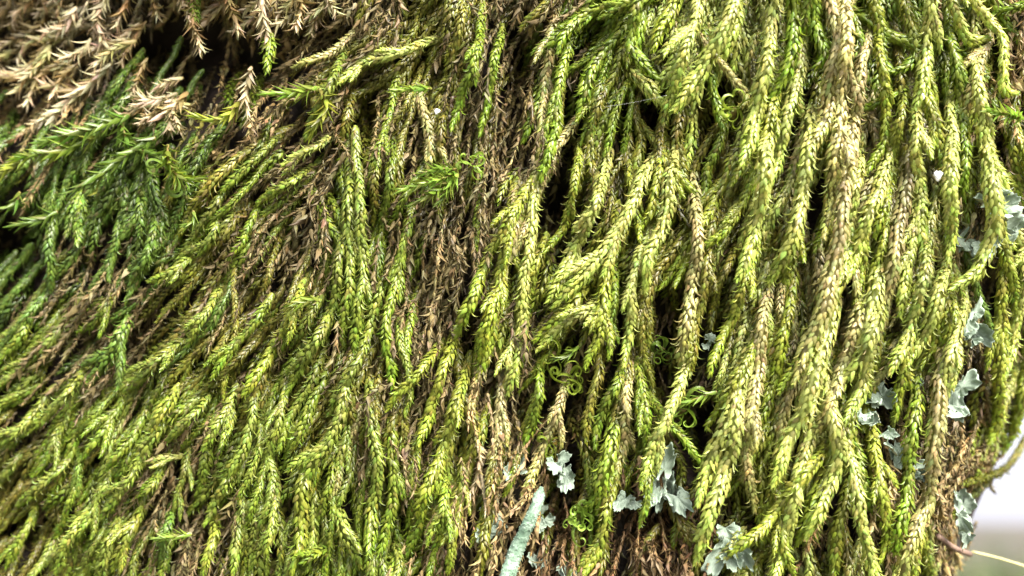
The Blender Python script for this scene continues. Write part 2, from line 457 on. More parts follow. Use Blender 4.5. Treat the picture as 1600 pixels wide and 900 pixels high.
# ------------------------------------------------------------------ ground, hill
def ground():
    n = 60
    g = np.concatenate([-np.geomspace(400, .3, n // 2), np.geomspace(.3, 400, n // 2)])
    X, Y = np.meshgrid(g, g)
    Z = .02 * np.sin(X * 1.3) * np.sin(Y * .9 + 1) * (np.abs(X) < 30) * (np.abs(Y) < 30)
    V = np.stack([X, Y, Z], -1).reshape(-1, 3); i = np.arange(n - 1)
    q = np.array([(r * n + c, r * n + c + 1, (r + 1) * n + c + 1, (r + 1) * n + c) for r in range(n - 1) for c in range(n - 1)])
    o = link('ground', build_mesh('ground', V, q, mat=SOIL)); o['kind'] = 'structure'
    # wooded brown hill beyond, rising to the right
    nx, ny = 70, 24
    x = np.linspace(-160, 260, nx); y = np.linspace(70, 190, ny)
    X, Y = np.meshgrid(x, y)
    Z = 1.7 * np.exp(-((Y - 130) / 38) ** 2) * (1 / (1 + np.exp(-(X - 62) / 9))) * (1 + .12 * np.sin(X * .31) + .08 * np.sin(X * .83 + Y * .2)) - .5
    V = np.stack([X, Y, Z], -1).reshape(-1, 3)
    q = np.array([(r * nx + c, r * nx + c + 1, (r + 1) * nx + c + 1, (r + 1) * nx + c) for r in range(ny - 1) for c in range(nx - 1)])
    o = link('hill', build_mesh('hill', V, q, mat=HILLM)); o['kind'] = 'structure'
    # rough grass round the foot of the tree and on the slope in view
    n = 14000
    ang = rng.uniform(.1, 1.2, n); r = 3 + 12 * rng.random(n)
    P = np.stack([r * np.sin(ang), r * np.cos(ang), np.full(n, -.02)], 1)
    T = np.stack([rng.normal(0, .3, n), rng.normal(0, .3, n), np.ones(n)], 1); T /= np.linalg.norm(T, axis=1, keepdims=True)
    R = rng.normal(0, 1, (n, 3)); R -= (R * T).sum(1, keepdims=True) * T; R /= np.linalg.norm(R, axis=1, keepdims=True)
    L = rng.uniform(.4, .95, n) * (.8 + .2 * np.sin(ang * 23 + r * 2.1)); C = np.where((rng.random(n) < .7)[:, None], np.array([.06, .1, .022]), np.array([.2, .17, .1])) * rng.lognormal(0, .3, n)[:, None]
    V, Q, T3, Cv = leaves_geo(P, T, R, L, L * .035, np.full(n, .1), rng.uniform(.2, 1.3, n), np.zeros(n), np.full(n, .2), 5, NARROW, C)
    o = link('grass', build_mesh('grass', V, Q, T3, Cv, GRASSM))
    tag(o, 'rough green and straw grass on the ground far behind the trunk', 'grass', kind='stuff')
ground()

# ------------------------------------------------------------------ the trunk
def trunk():
    zin = np.linspace(1080, -180, 260)
    zlo = 1080 + np.geomspace(20, 16000, 26); zhi = -180 - np.geomspace(20, 9000, 22)
    pys = np.concatenate([zlo[::-1], zin, zhi])
    nf, nb = 300, 44
    rows = []
    for py in pys:
        xr = float(edge_x(py)); xl = -1000.0
        px = np.concatenate([np.linspace(xl, -120, 30, endpoint=False), np.linspace(-120, xr, nf - 30)])
        pyc = np.clip(py, -400, 1300)
        d = depth(np.clip(px, -400, 3000), np.full(nf, pyc)) + hole(px, np.full(nf, py))
        d = d + .0000004 * np.clip(-120 - px, 0, None) ** 1.6
        d += .0009 * np.sin(px * .11 + 2 * np.sin(py * .013)) * np.sin(py * .031 + px * .02) + rng.normal(0, .00018, nf)
        k = (DCAM + d) / DCAM
        F = np.stack([(px - 800) * S * k, d, np.full(nf, (450 - py) * S)], 1)
        a, b = F[-1], F[0]
        th = np.linspace(0, math.pi, nb + 2)[1:-1]
        cx, cy = (a[0] + b[0]) / 2, (a[1] + b[1]) / 2
        rx = (a[0] - b[0]) / 2
        B = np.stack([cx + rx * np.cos(th), a[1] * (1 + np.cos(th)) / 2 + b[1] * (1 - np.cos(th)) / 2 + .14 * np.sin(th) ** .8, np.full(nb, F[0, 2])], 1)
        rows.append(np.concatenate([F, B]))
    n = nf + nb
    V = np.concatenate(rows)
    r = np.arange(len(pys) - 1)[:, None]; c = np.arange(n)[None]; c2 = (c + 1) % n
    Q = np.stack([r * n + c, r * n + c2, (r + 1) * n + c2, (r + 1) * n + c], -1).reshape(-1, 4)
    top = len(V); V = np.concatenate([V, rows[-1].mean(0)[None], rows[0].mean(0)[None]])
    j = np.arange(n); b = (len(pys) - 1) * n
    T = np.concatenate([np.stack([b + j, b + (j + 1) % n, np.full(n, top)], 1), np.stack([(j + 1) % n, j, np.full(n, top + 1)], 1)])
    t = tag(link('tree_trunk', None, mw=M), 'leaning tree trunk with dark brown bark under the hanging moss', 'tree trunk')
    link('bark', build_mesh('bark', V, Q, T, mat=BARK), t)
trunk()

# ------------------------------------------------------------------ hanging moss shoots, traced one by one: pigment, width, standing-off (mm), course
TR = [
 ('G',28,5,[(985,5),(930,15),(890,45),(872,80)]),('G',28,6,[(1000,-10),(985,60),(1000,95),(1027,122)]),('G',30,4.5,[(972,45),(938,90),(915,135),(903,185)]),
 ('Y',24,4,[(962,108),(938,160),(925,192)]),('Y',34,5,[(1062,-15),(1042,30),(1020,78)]),('P',36,6,[(1092,0),(1078,60),(1060,110),(1040,172)]),
 ('P',36,6.5,[(1142,20),(1118,70),(1090,120),(1052,172)]),('P',30,5,[(1155,-20),(1147,40),(1122,105)]),('L',18,5,[(1130,105),(1155,135),(1166,160),(1150,172)]),
 ('E',26,4,[(1112,125),(1120,160),(1130,200)]),('L',22,3.5,[(862,60),(852,120),(848,190),(838,255)]),('G',24,4.5,[(884,85),(872,150),(866,210),(846,280)]),
 ('O',22,3,[(942,190),(932,260),(915,335)]),('O',22,2,[(1000,128),(994,180),(1006,235)]),('Y',24,3,[(1040,185),(1026,240),(1014,300)]),
 ('P',32,6.5,[(1205,40),(1192,130),(1177,190),(1160,256)]),('Y',28,5,[(1198,200),(1182,260),(1162,312)]),('Y',22,4,[(1042,252),(1064,278),(1092,312)]),('G',22,3.5,[(1122,228),(1106,270),(1095,332)]),
 ('G',36,6,[(1237,-15),(1242,60),(1228,110),(1207,152)]),('G',34,6,[(1270,-20),(1276,50),(1288,85),(1274,104)]),('L',34,6,[(1300,15),(1310,65),(1298,125),(1288,185),(1262,245)]),
 ('L',36,6.5,[(1322,-30),(1322,60),(1318,125),(1310,205),(1300,300),(1288,372)]),('P',30,5,[(1252,80),(1240,150),(1222,220),(1204,295)]),('G',24,4,[(1272,232),(1243,260),(1230,288)]),
 ('Y',28,5,[(1362,-10),(1374,50),(1384,92)]),('P',30,6.5,[(1456,-20),(1449,50),(1447,95),(1431,168)]),('P',26,6,[(1485,-20),(1500,40),(1512,62),(1546,60)]),
 ('P',26,6,[(1532,15),(1560,50),(1570,95),(1569,138),(1588,146)]),('G',20,5,[(1610,5),(1580,14),(1548,22)]),('Y',24,5,[(1378,115),(1386,180),(1380,222),(1351,272)]),
 ('L',26,5,[(1342,140),(1331,200),(1324,280)]),('L',22,4,[(1428,165),(1436,240),(1446,300)]),('Y',28,5.5,[(1448,150),(1465,210),(1484,300)]),('E',28,5,[(1488,75),(1500,150),(1506,225),(1508,310)]),
 ('L',28,5,[(1532,98),(1516,150),(1498,192)]),('P',28,5.5,[(1530,150),(1536,210),(1554,260),(1578,305)]),('O',24,4,[(1408,135),(1416,200),(1408,275)]),('G',24,5,[(1392,55),(1428,72),(1420,100),(1394,113)]),
 ('P',36,6.5,[(1256,285),(1248,340),(1230,390),(1205,442)]),('Y',26,5,[(1296,295),(1290,350),(1274,392)]),('Y',26,4.5,[(1236,385),(1228,430),(1238,478)]),('P',26,5,[(1336,300),(1327,370),(1318,432)]),
 ('P',32,6,[(1374,290),(1352,350),(1336,400),(1323,437)]),('Y',24,5,[(1392,270),(1380,330),(1368,368)]),('L',36,7,[(1316,330),(1306,400),(1290,470),(1268,532),(1240,600)]),
 ('P',28,5.5,[(1436,300),(1440,365),(1447,402)]),('P',32,7,[(1486,280),(1486,350),(1484,408)]),('P',34,7.5,[(1550,300),(1556,350),(1542,390),(1522,428),(1489,451)]),
 ('Y',22,4.5,[(1352,375),(1345,440),(1341,502)]),('Y',24,4.5,[(1382,365),(1366,430),(1357,474)]),('L',32,5.5,[(1398,395),(1386,455),(1374,514)]),('P',28,5.5,[(1422,395),(1413,450),(1404,494)]),
 ('P',32,6.5,[(1447,402),(1436,470),(1415,530),(1391,584)]),('P',28,6,[(1468,455),(1446,520),(1416,572)]),('Y',24,5,[(1476,485),(1458,540),(1438,573)]),('Y',24,5,[(1484,470),(1476,530),(1453,578)]),
 ('Y',28,5.5,[(1568,380),(1580,440),(1586,490)]),('D',22,4,[(1536,480),(1556,530),(1562,575)]),('P',28,5.5,[(1592,485),(1582,540),(1563,595)]),('P',36,6,[(1356,505),(1342,560),(1306,615)]),
 ('Y',36,6,[(1298,470),(1262,550),(1218,612)]),('Y',28,4.5,[(1234,470),(1222,540),(1208,605)]),
 ('P',40,7,[(1272,590),(1252,650),(1226,700),(1209,758)]),('L',32,6,[(1314,585),(1292,645),(1268,684)]),('P',36,6.5,[(1350,580),(1340,620),(1321,658)]),('P',36,6,[(1300,655),(1311,715),(1291,770),(1262,838)]),
 ('Y',28,5,[(1332,640),(1324,700),(1309,748)]),('Y',24,5,[(1412,580),(1405,620),(1399,655)]),('P',30,6,[(1478,590),(1464,640),(1449,694)]),('L',34,6.5,[(1462,680),(1456,740),(1446,790),(1422,850),(1402,915)]),
 ('Y',34,6,[(1562,590),(1560,640),(1548,692)]),('Y',34,6,[(1602,590),(1590,650),(1570,705)]),('O',18,5,[(1606,680),(1580,722),(1545,745),(1500,756)]),
 ('P',36,6,[(1242,780),(1226,840),(1209,910)]),('Y',26,6,[(1224,835),(1230,865),(1238,898)]),('P',34,6,[(1346,810),(1358,865),(1366,915)]),('Y',28,5,[(1380,785),(1388,830),(1376,876)]),('G',32,5.5,[(1418,752),(1412,800),(1398,865)]),
 ('G',26,4.5,[(1346,742),(1356,775),(1364,800)]),('Y',32,5,[(1278,775),(1264,810),(1244,850)]),('Y',30,4,[(1320,790),(1308,840),(1302,905)]),
 ('P',34,6,[(938,290),(916,355),(892,400),(858,470)]),('P',34,6.5,[(984,325),(946,390),(910,430),(866,478)]),('Y',26,5,[(902,465),(872,500),(838,532)]),('P',26,5.5,[(925,478),(886,505),(840,545)]),
 ('P',26,4.5,[(838,290),(827,380),(816,480),(811,560),(793,613)]),('Y',22,4,[(896,290),(884,350),(848,395)]),('Y',20,5,[(988,300),(994,340),(1000,376)]),('Y',24,5,[(1024,295),(1014,330),(1003,358)]),
 ('P',32,6,[(1047,285),(1036,350),(1015,400),(1007,458)]),('O',24,4,[(1064,375),(1030,425),(1005,480),(1000,545)]),('Y',30,6,[(952,415),(942,470),(936,530),(914,574)]),('G',22,5,[(958,485),(956,525),(950,560)]),
 ('P',28,5.5,[(1003,395),(986,450),(986,510),(974,570)]),('O',22,4,[(1004,495),(1006,550),(1018,600)]),('Y',22,5,[(1170,300),(1132,360),(1092,392)]),('P',32,6,[(1190,300),(1182,350),(1174,385),(1152,435)]),
 ('L',30,5,[(1087,335),(1090,400),(1076,480),(1063,585)]),('O',24,4.5,[(1104,430),(1090,500),(1074,590)]),('Y',26,5,[(1152,475),(1132,520),(1108,585)]),('Y',24,4,[(1110,330),(1094,360),(1086,400)]),
 ('O',24,4,[(932,590),(922,640),(914,690)]),('G',26,4.5,[(962,600),(940,650),(928,700)]),('G',34,5,[(958,670),(945,740),(934,800)]),('L',26,4.5,[(982,600),(976,670),(964,745)]),('G',24,5,[(1002,600),(1010,655),(1011,690)]),
 ('P',28,6.5,[(1068,590),(1042,650),(1022,700),(1001,758)]),('G',20,5,[(1044,660),(1068,686),(1092,722)]),('Y',24,6,[(1152,590),(1122,640),(1104,664),(1108,672)]),('P',36,6,[(1152,615),(1132,670),(1107,730),(1088,788)]),
 ('L',34,5.5,[(1182,590),(1171,670),(1160,748)]),('P',36,6,[(1146,675),(1126,760),(1102,820),(1088,880)]),('L',26,5,[(1168,720),(1174,760),(1176,800)]),('Y',28,6.5,[(1205,808),(1168,846),(1143,866)]),
 ('L',26,4,[(868,650),(842,720),(816,770)]),('G',26,4,[(842,590),(836,650),(818,698)]),('Y',26,4.5,[(952,790),(936,850),(908,912)]),('G',24,5.5,[(1012,760),(1008,790),(1002,822)]),('O',28,3.5,[(1060,810),(1084,860),(1092,915)]),
 ('Y',26,4,[(442,630),(426,690),(412,735)]),('G',28,4.5,[(502,602),(480,650),(452,705)]),('Y',34,5.5,[(538,615),(517,690),(491,722),(463,764)]),('G',24,4,[(477,612),(455,650),(434,705)]),
 ('G',26,4,[(420,712),(424,770),(404,835)]),('Y',28,5,[(428,795),(424,830),(418,868)]),('G',24,4,[(538,700),(530,735),(518,778)]),('L',24,4,[(552,675),(531,740),(514,778)]),('Y',36,5.5,[(582,660),(590,740),(582,800),(574,868)]),
 ('G',28,5,[(610,670),(616,740),(610,800),(594,872)]),('O',24,3.5,[(630,640),(636,720),(630,785)]),('Y',28,5.5,[(690,590),(672,640),(655,695)]),('Y',32,5.5,[(714,630),(692,700),(670,760),(648,806)]),
 ('Y',24,5,[(704,660),(688,720),(680,775)]),('O',28,4,[(724,610),(740,680),(722,745)]),('W',26,4.5,[(742,675),(750,735),(732,778)]),('Y',32,5,[(472,790),(467,845),(457,895)]),('G',30,5,[(540,830),(550,855),(562,886)]),
 ('G',26,5.5,[(520,855),(500,862),(474,880)]),('G',26,4.5,[(664,790),(650,830),(636,868)]),('Y',26,5.5,[(646,592),(626,612),(606,640)]),
 ('Y',30,5.5,[(560,285),(566,380),(565,450),(551,550)]),('G',28,5,[(546,320),(546,420),(546,465),(532,528)]),('Y',24,4.5,[(532,390),(525,460),(511,522)]),('E',26,5,[(628,400),(606,490),(605,540),(613,604)]),
 ('Y',28,5.5,[(842,265),(792,350),(752,430),(714,527)]),('Y',30,5.5,[(796,360),(776,460),(758,525),(748,562)]),('L',32,5,[(806,320),(792,400),(768,485)]),('G',28,5,[(504,512),(472,570),(448,614)]),
 ('G',18,3.5,[(746,350),(744,395),(743,440)]),('Y',26,4.5,[(780,480),(764,540),(745,590)]),('L',26,4,[(760,560),(742,610),(724,665)]),('P',22,4,[(800,540),(790,600),(782,640)]),
 ('E',34,4,[(135,285),(122,320),(104,366)]),('D',26,4,[(84,290),(74,330),(80,372)]),('D',28,5,[(242,365),(228,405),(203,444)]),('G',28,5,[(305,392),(270,425),(236,440)]),('G',26,4.5,[(182,452),(152,498),(122,518)]),
 ('D',36,4.5,[(205,492),(172,556),(126,606)]),('G',30,5,[(52,490),(24,535),(-8,575)]),('G',26,4,[(118,492),(62,548),(-5,606)]),('G',30,5,[(296,522),(244,568),(196,612)]),('D',26,4,[(262,320),(250,370),(238,404)]),
 ('D',24,4,[(190,330),(180,380),(170,440)]),('D',24,4,[(230,300),(222,345),(214,380)]),('G',26,4.5,[(350,330),(330,370),(310,396)]),
 ('G',28,5,[(150,560),(100,620),(40,680)]),('Y',28,5,[(90,600),(40,660),(-10,705)]),('G',28,5,[(200,600),(172,660),(128,715)]),('Y',26,5,[(110,645),(88,680),(72,722)]),('Y',28,5,[(130,690),(96,730),(28,790)]),
 ('G',26,5,[(240,610),(214,670),(166,735)]),('Y',30,5,[(280,600),(252,650),(222,700)]),('Y',26,5,[(178,720),(158,770),(126,836)]),('Y',28,5,[(150,780),(112,836),(86,895)]),('G',28,5,[(230,690),(200,750),(160,810)]),
 ('Y',28,5,[(262,640),(236,690),(204,730)]),('G',26,5,[(332,610),(300,650),(262,690)]),('Y',28,5,[(370,600),(350,650),(318,700)]),('G',26,5,[(396,640),(380,700),(350,760)]),('G',28,5,[(372,720),(346,770),(318,820)]),
 ('E',22,5,[(128,700),(120,740),(110,766)]),('Y',26,5,[(225,780),(204,830),(176,890)]),('G',28,5,[(190,800),(172,850),(150,905)]),('Y',26,5,[(340,800),(330,850),(318,900)]),('Y',26,5,[(376,790),(372,840),(362,895)]),
 ('P',24,5.5,[(288,712),(262,716),(232,722)]),('Y',24,5,[(255,732),(240,755),(225,774)]),('G',28,5,[(60,780),(40,830),(10,885)]),('G',26,5,[(96,830),(70,870),(40,915)]),('Y',26,4.5,[(40,700),(10,740),(-30,780)]),
 ('O',26,4,[(30,760),(8,800),(-20,840)]),('D',24,4,[(270,780),(262,830),(248,890)]),('Y',28,5,[(440,520),(412,570),(380,616)]),('G',26,4.5,[(400,500),(368,540),(330,590)]),('G',26,4.5,[(352,440),(322,490),(290,540)]),
 ('O',26,4,[(420,560),(396,620),(372,672)]),('G',24,4,[(470,470),(450,520),(428,560)]),('G',26,4,[(590,470),(570,530),(548,580)]),('O',24,4,[(600,560),(584,620),(566,690)]),('G',28,5,[(560,560),(540,600),(512,648)]),
 # through the brown patches
 ('O',24,4.5,[(772,755),(762,820),(750,895)]),('Y',26,5,[(722,750),(713,820),(700,893)]),('G',24,5,[(692,800),(683,850),(670,908)]),('L',24,4.5,[(782,635),(776,690),(762,745)]),
 ('G',22,4.5,[(628,540),(640,590),(634,650)]),('G',22,4,[(300,690),(286,740),(272,800)]),
 # upper middle
 ('E',26,6,[(748,60),(740,100),(722,150),(704,202)]),('G',22,4.5,[(772,105),(762,150),(750,210)]),('L',24,4,[(662,172),(672,215),(668,270)]),('G',24,4,[(604,195),(590,240),(570,305)]),('P',26,5,[(612,86),(570,98),(520,134)]),
 ('Y',24,5.5,[(508,150),(492,180),(476,216)]),('P',26,5,[(494,228),(470,240),(442,258)]),('O',22,4,[(560,100),(520,130),(478,150)]),('O',24,3.5,[(720,30),(712,80),(694,120)]),('O',24,4,[(690,200),(686,250),(676,290)]),
 ('O',24,4,[(590,250),(585,300),(582,350)]),('O',22,3.5,[(640,180),(626,230),(612,280)]),('G',24,4.5,[(455,285),(430,300),(402,318)]),('Y',24,4.5,[(400,250),(375,270),(345,300)]),('L',22,4,[(545,60),(510,85),(460,105)]),
 ('O',22,4,[(860,0),(840,20),(816,44)]),('B',24,3,[(820,190),(812,240),(800,290)]),('B',24,3,[(780,240),(775,290),(760,340)]),
]
seg = []
for (c, w, h, pts) in TR:
    for (p, q) in zip(pts[:-1], pts[1:]):
        if q[1] - p[1] > 8: seg.append(((p[0] + q[0]) / 2, (p[1] + q[1]) / 2, max(-1.3, min(1.3, (q[0] - p[0]) / (q[1] - p[1])))))
TRSEG = np.array(seg)

# ------------------------------------------------------------------ low mat of old moss on the bark (uncountable)
def inside(px, py):
    return px < edge_x(py) - 4
def mat_layer(name, n, style_of, label, cat, hmin, hmax, mat, lenr, wr, shade, rows=4, allow=lambda c: True, hole_keep=.004):  # shade: darkness of the gaps between shoots, painted into the mat's pigment
    acc = Acc(); made = 0; tries = 0
    while made < n and tries < n * 6:
        tries += 1
        x = rng.uniform(-170, 1800); y = rng.uniform(-230, 1040)
        if not inside(x, y): continue
        hd = float(hole(x, y))
        if hd > hole_keep and rng.random() < .8: continue
        c = pigment_at(x, y, 22 if name == 'withered_moss' else 45)
        if name == 'dead_moss': c = c if c in 'TR' else ('B' if rng.random() < .7 else ('L' if c in 'PLWT' else 'O'))
        if not allow(c): continue
        ln = rng.uniform(*lenr); w = rng.uniform(*wr)
        sl = flow_at(x, y) + rng.normal(0, .2)
        dx, dy = sl / math.hypot(1, sl), 1 / math.hypot(1, sl)
        cv = rng.normal(0, .18) * ln
        pts = [(x - dx * ln / 2, y - dy * ln / 2), (x + cv * dy * .5, y - cv * dx * .5), (x + dx * ln / 2, y + dy * ln / 2)]
        e = [float(edge_x(p[1])) - p[0] for p in pts]
        if min(e) < 0: continue
        p, l2 = spline(pts, w * .5)
        yy = depth(p[:, 0], p[:, 1]) + hole(p[:, 0], p[:, 1]) * .85 - rng.uniform(hmin, hmax) - .0006 * np.linspace(0, 1, len(p))
        path = to3(p[:, 0], p[:, 1], yy)
        st = style_of(c)
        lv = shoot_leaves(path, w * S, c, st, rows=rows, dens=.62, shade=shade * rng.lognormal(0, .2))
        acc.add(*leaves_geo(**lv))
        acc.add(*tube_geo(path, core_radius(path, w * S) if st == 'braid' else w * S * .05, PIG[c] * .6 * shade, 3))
        made += 1
    o = link(name, acc.mesh(name, mat), mw=M)
    tag(o, label, cat, kind='stuff')
DEAD = 'TWBR'
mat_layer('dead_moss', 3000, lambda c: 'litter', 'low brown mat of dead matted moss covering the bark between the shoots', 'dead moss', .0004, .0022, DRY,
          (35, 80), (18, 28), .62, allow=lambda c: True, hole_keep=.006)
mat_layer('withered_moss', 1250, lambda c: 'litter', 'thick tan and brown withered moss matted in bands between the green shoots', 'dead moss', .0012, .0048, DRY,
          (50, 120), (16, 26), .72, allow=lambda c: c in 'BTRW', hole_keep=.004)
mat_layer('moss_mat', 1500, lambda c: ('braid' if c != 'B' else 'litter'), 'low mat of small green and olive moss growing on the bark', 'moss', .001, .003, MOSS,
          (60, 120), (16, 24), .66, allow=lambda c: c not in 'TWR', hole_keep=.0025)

# small upright sprigs with spreading pointed leaves: pigment, width, stand-off, course
SPRIG = [
 ('E',34,6,[(716,270),(676,284),(622,297)]),('E',30,5.5,[(718,272),(684,298),(642,320)]),('E',28,6.3,[(716,264),(690,264),(652,272)]),('E',26,5.5,[(716,274),(704,294),(682,318)]),('E',24,6.5,[(712,270),(690,280),(660,286)]),('E',34,6,[(496,136),(460,146),(416,146)]),('Y',30,5.5,[(500,140),(512,165),(482,215)]),
 ('E',30,6,[(672,138),(648,140),(618,142)]),('Y',34,6,[(376,160),(345,186),(304,182)]),('D',40,5,[(205,180),(130,205),(62,222)]),('G',36,5,[(150,215),(100,235),(28,246)]),
 ('D',38,5.5,[(242,215),(196,245),(112,300)]),('D',36,5,[(190,190),(200,225),(240,240)]),('G',34,5,[(262,226),(268,262),(285,280),(312,278)]),('D',34,5,[(30,300),(20,318),(-10,330)]),
 ('E',34,5,[(1120,612),(1095,620),(1068,632)]),('E',30,4.5,[(905,540),(890,555),(868,560)]),('E',32,5,[(1600,186),(1572,178),(1545,172)]),('G',34,4.5,[(50,240),(20,262),(-10,275)]),('E',30,5,[(300,330),(300,345),(288,352)]),
 ('D',34,4.5,[(90,330),(62,346),(20,352)]),('G',34,5,[(500,470),(480,470),(452,478)]),('E',28,4.5,[(300,835),(272,838),(244,842)]),
]
# dried, bleached sprigs in the hollow: pigment, width, stand-off, course
DRYS = [
 ('W',52,5,[(170,-10),(150,30),(165,70)]),('W',46,6,[(120,10),(104,40),(72,50)]),('T',46,4,[(60,-10),(70,30),(40,52)]),('W',44,4,[(20,-10),(24,20),(14,42)]),('L',48,6,[(213,64),(180,75),(148,104)]),
 ('W',44,6,[(140,60),(125,80),(98,90)]),('T',50,3,[(168,108),(120,140),(72,132)]),('W',54,4,[(175,100),(118,150),(80,188)]),('T',44,3,[(100,95),(60,120),(44,160)]),('W',46,3,[(85,172),(66,190),(44,205)]),
 ('W',46,5,[(285,122),(265,128),(246,134)]),('W',50,4,[(285,150),(255,160),(216,152)]),('W',48,4,[(280,160),(255,180),(228,186)]),('W',44,6,[(392,104),(386,140),(390,196)]),('T',40,6,[(300,-10),(304,40),(312,82)]),
 ('T',42,6,[(355,-10),(362,20),(372,50)]),('W',48,7,[(410,-15),(412,20),(418,60)]),('W',42,6,[(280,-10),(288,10),(296,28)]),('T',44,6,[(450,-15),(470,10),(462,44)]),('W',40,6,[(505,-10),(515,2),(526,18)]),
 ('W',40,5,[(270,175),(276,190),(284,205)]),('T',46,5,[(200,-10),(196,12),(182,40)]),('T',40,5,[(240,0),(244,12),(246,24)]),('L',44,4,[(100,60),(60,62),(34,72)]),
]
GROUP = 'moss shoots hanging down the trunk'
LAND = [(1520,370,'beside the large blue-grey lichen'),(1395,690,'around the row of curled pale lichens'),(1035,765,'beside the broad grey lichen'),(820,820,'beside the mint-green stalk'),
 (765,800,'by the small hollow lichen'),(905,800,'beside the ring-curled green moss'),(1135,850,'over the pale green lichen'),(265,110,'by the dark hollow'),(660,280,'by the bright feathery sprig'),
 (680,480,'along the brown band of dead moss'),(875,320,'beside the dark vertical slot'),(1065,540,'in front of the dark cleft'),(290,790,'beside the brown dead tuft'),(1570,740,"on the trunk's bare edge"),
 (1090,160,'above the dark gap with the silk thread'),(1465,275,'around the white fleck'),(60,640,'in the slanting green sweep'),(540,480,'in the tuft of three long tips'),(590,800,'in the drooping green fringe'),
 (1240,300,'in the thick pale curtain'),(1300,780,'in the lower pale fringe'),(1420,480,'in the comb of parallel tips'),(180,300,'in the deep green tangle'),(900,430,'in the pair of fat slanting tips'),(560,150,'in the dry tangled tuft'),(430,640,'in the slanting olive thatch'),
 (330,10,'hanging over the dark hollow'),(100,150,'at the mouth of the dark hollow'),(255,165,'on the floor of the dark hollow'),(450,0,'beside the plump green growing tip'),(30,40,'in the thick of the bleached clump'),(150,50,'on the rim of the bleached clump'),(1290,60,'next to the long straw-coloured braid'),(1480,70,'among the hooked pale tips'),(1000,80,'in the green arching tuft'),(1180,640,'over the hole with the green feathery sprig'),(730,160,'by the slender bright green spear'),
 (340,450,'in the brown-streaked slope'),(90,850,'in the sloping lower thatch'),(240,640,'between the two brown streaks'),(730,700,'beside the bleached plume of dead moss'),(960,640,'among the drooping shoots over the grey lichen'),
 (1270,540,'around the brown-pink braid'),(640,620,'at the foot of the brown dead band'),(480,880,'around the sideways green tip'),(370,290,'next to the bark crumb'),(30,480,'at the dark shaded hollow'),(930,300,'right of the dark vertical slot')]
def describe(cls, w, ln, pts, what='moss shoot', branches=0):
    x, y = np.mean(np.array(pts), 0)
    L = min(LAND, key=lambda a: (a[0] - x) ** 2 + (a[1] - y) ** 2)[2]
    size = 'thick ' if w >= 33 else ('slender ' if w <= 22 else '')
    span = 'long ' if ln > 210 else ('short ' if ln < 75 else '')
    curl = ''
    a = np.array(pts[0]); b = np.array(pts[-1]); chord = np.linalg.norm(b - a)
    if chord < ln * .9: curl = 'hooked '
    elif abs(b[0] - a[0]) > abs(b[1] - a[1]) * 1.1: curl = 'sideways '
    elif abs(b[0] - a[0]) > abs(b[1] - a[1]) * .45: curl = 'slanting '
    elif abs(b[0] - a[0]) < abs(b[1] - a[1]) * .12: curl = 'straight-hanging '
    if branches: what = what + ''
    if branches: curl = ('branched ' if branches == 1 else 'twice-branched ') + curl
    return (span + size + curl + WORD[cls] + ' ' + what + ' ' + L).strip()

# shared single-leaf meshes for the boldest shoots
def unit_leaf(a0, a1, bend, cup, wid, prof, name):
    one = lambda v: np.array([v], float)
    V, Q, T3, _ = leaves_geo(np.zeros((1, 3)), np.array([[0, 1., 0]]), np.array([[0, 0, 1.]]), one(1), one(wid), one(a0), one(a1), one(bend), one(cup), 6, prof)
    return build_mesh(name, V, Q, T3, None, None)
R_ = math.radians
def leafset(m, specs, prof):
    out = []
    for a in specs:
        me = unit_leaf(R_(a[0]), R_(a[1]), a[2], a[3], a[4], prof, 'leaf'); me.materials.append(m); out.append((R_(a[0]), R_(a[1]), a[2], me))
    return out
BRAIDL = leafset(MOSS_OBJ, [(29,-15,.16,.75,.62),(29,-15,-.16,.75,.62),(34,-4,.1,.7,.62),(34,-4,-.1,.7,.62),(24,-26,.22,.8,.62),(24,-26,-.22,.8,.62),
                            (29,50,.1,.6,.22),(29,85,-.1,.6,.22),(29,130,.15,.6,.2),(13,-5,.1,.75,.62),(13,-5,-.1,.75,.62)], PROF)
FEATHL = leafset(MOSS_OBJ, [(34,10,.2,.55,.3),(34,10,-.2,.55,.3),(38,52,0,.5,.27),(34,38,.12,.5,.28),(34,38,-.12,.5,.28),(44,72,0,.4,.25),(14,18,0,.5,.27)], NARROW)
DRYL = leafset(DRY_OBJ, [(30,35,.2,.6,.32),(30,35,-.2,.6,.32),(22,5,.1,.7,.34),(38,75,-.1,.5,.27),(26,-25,-.3,.8,.32),(45,95,.3,.5,.24)], NARROW)

def single_leaves(root, origin, lv, lib):
    """every leaf an object of its own"""
    S_ = np.cross(lv['T'], lv['R'])
    for i in range(len(lv['P'])):
        a0, a1, b = lv['a0'][i], lv['a1'][i], lv['bend'][i]
        me = min(lib, key=lambda q: abs(q[0] - a0) + .6 * abs(q[1] - a1) + .8 * abs(q[2] - b))[3]
        L = lv['L'][i]; t, r, s = lv['T'][i] * L, lv['R'][i] * L, S_[i] * L
        p = lv['P'][i] - origin
        o = bpy.data.objects.new('leaf', me)
        o.matrix_basis = Matrix(((s[0], t[0], r[0], p[0]), (s[1], t[1], r[1], p[1]), (s[2], t[2], r[2], p[2]), (0, 0, 0, 1)))
        o.color = (*[float(v) for v in lv['C'][i]], 1.0)
        COL.objects.link(o); o.parent = root

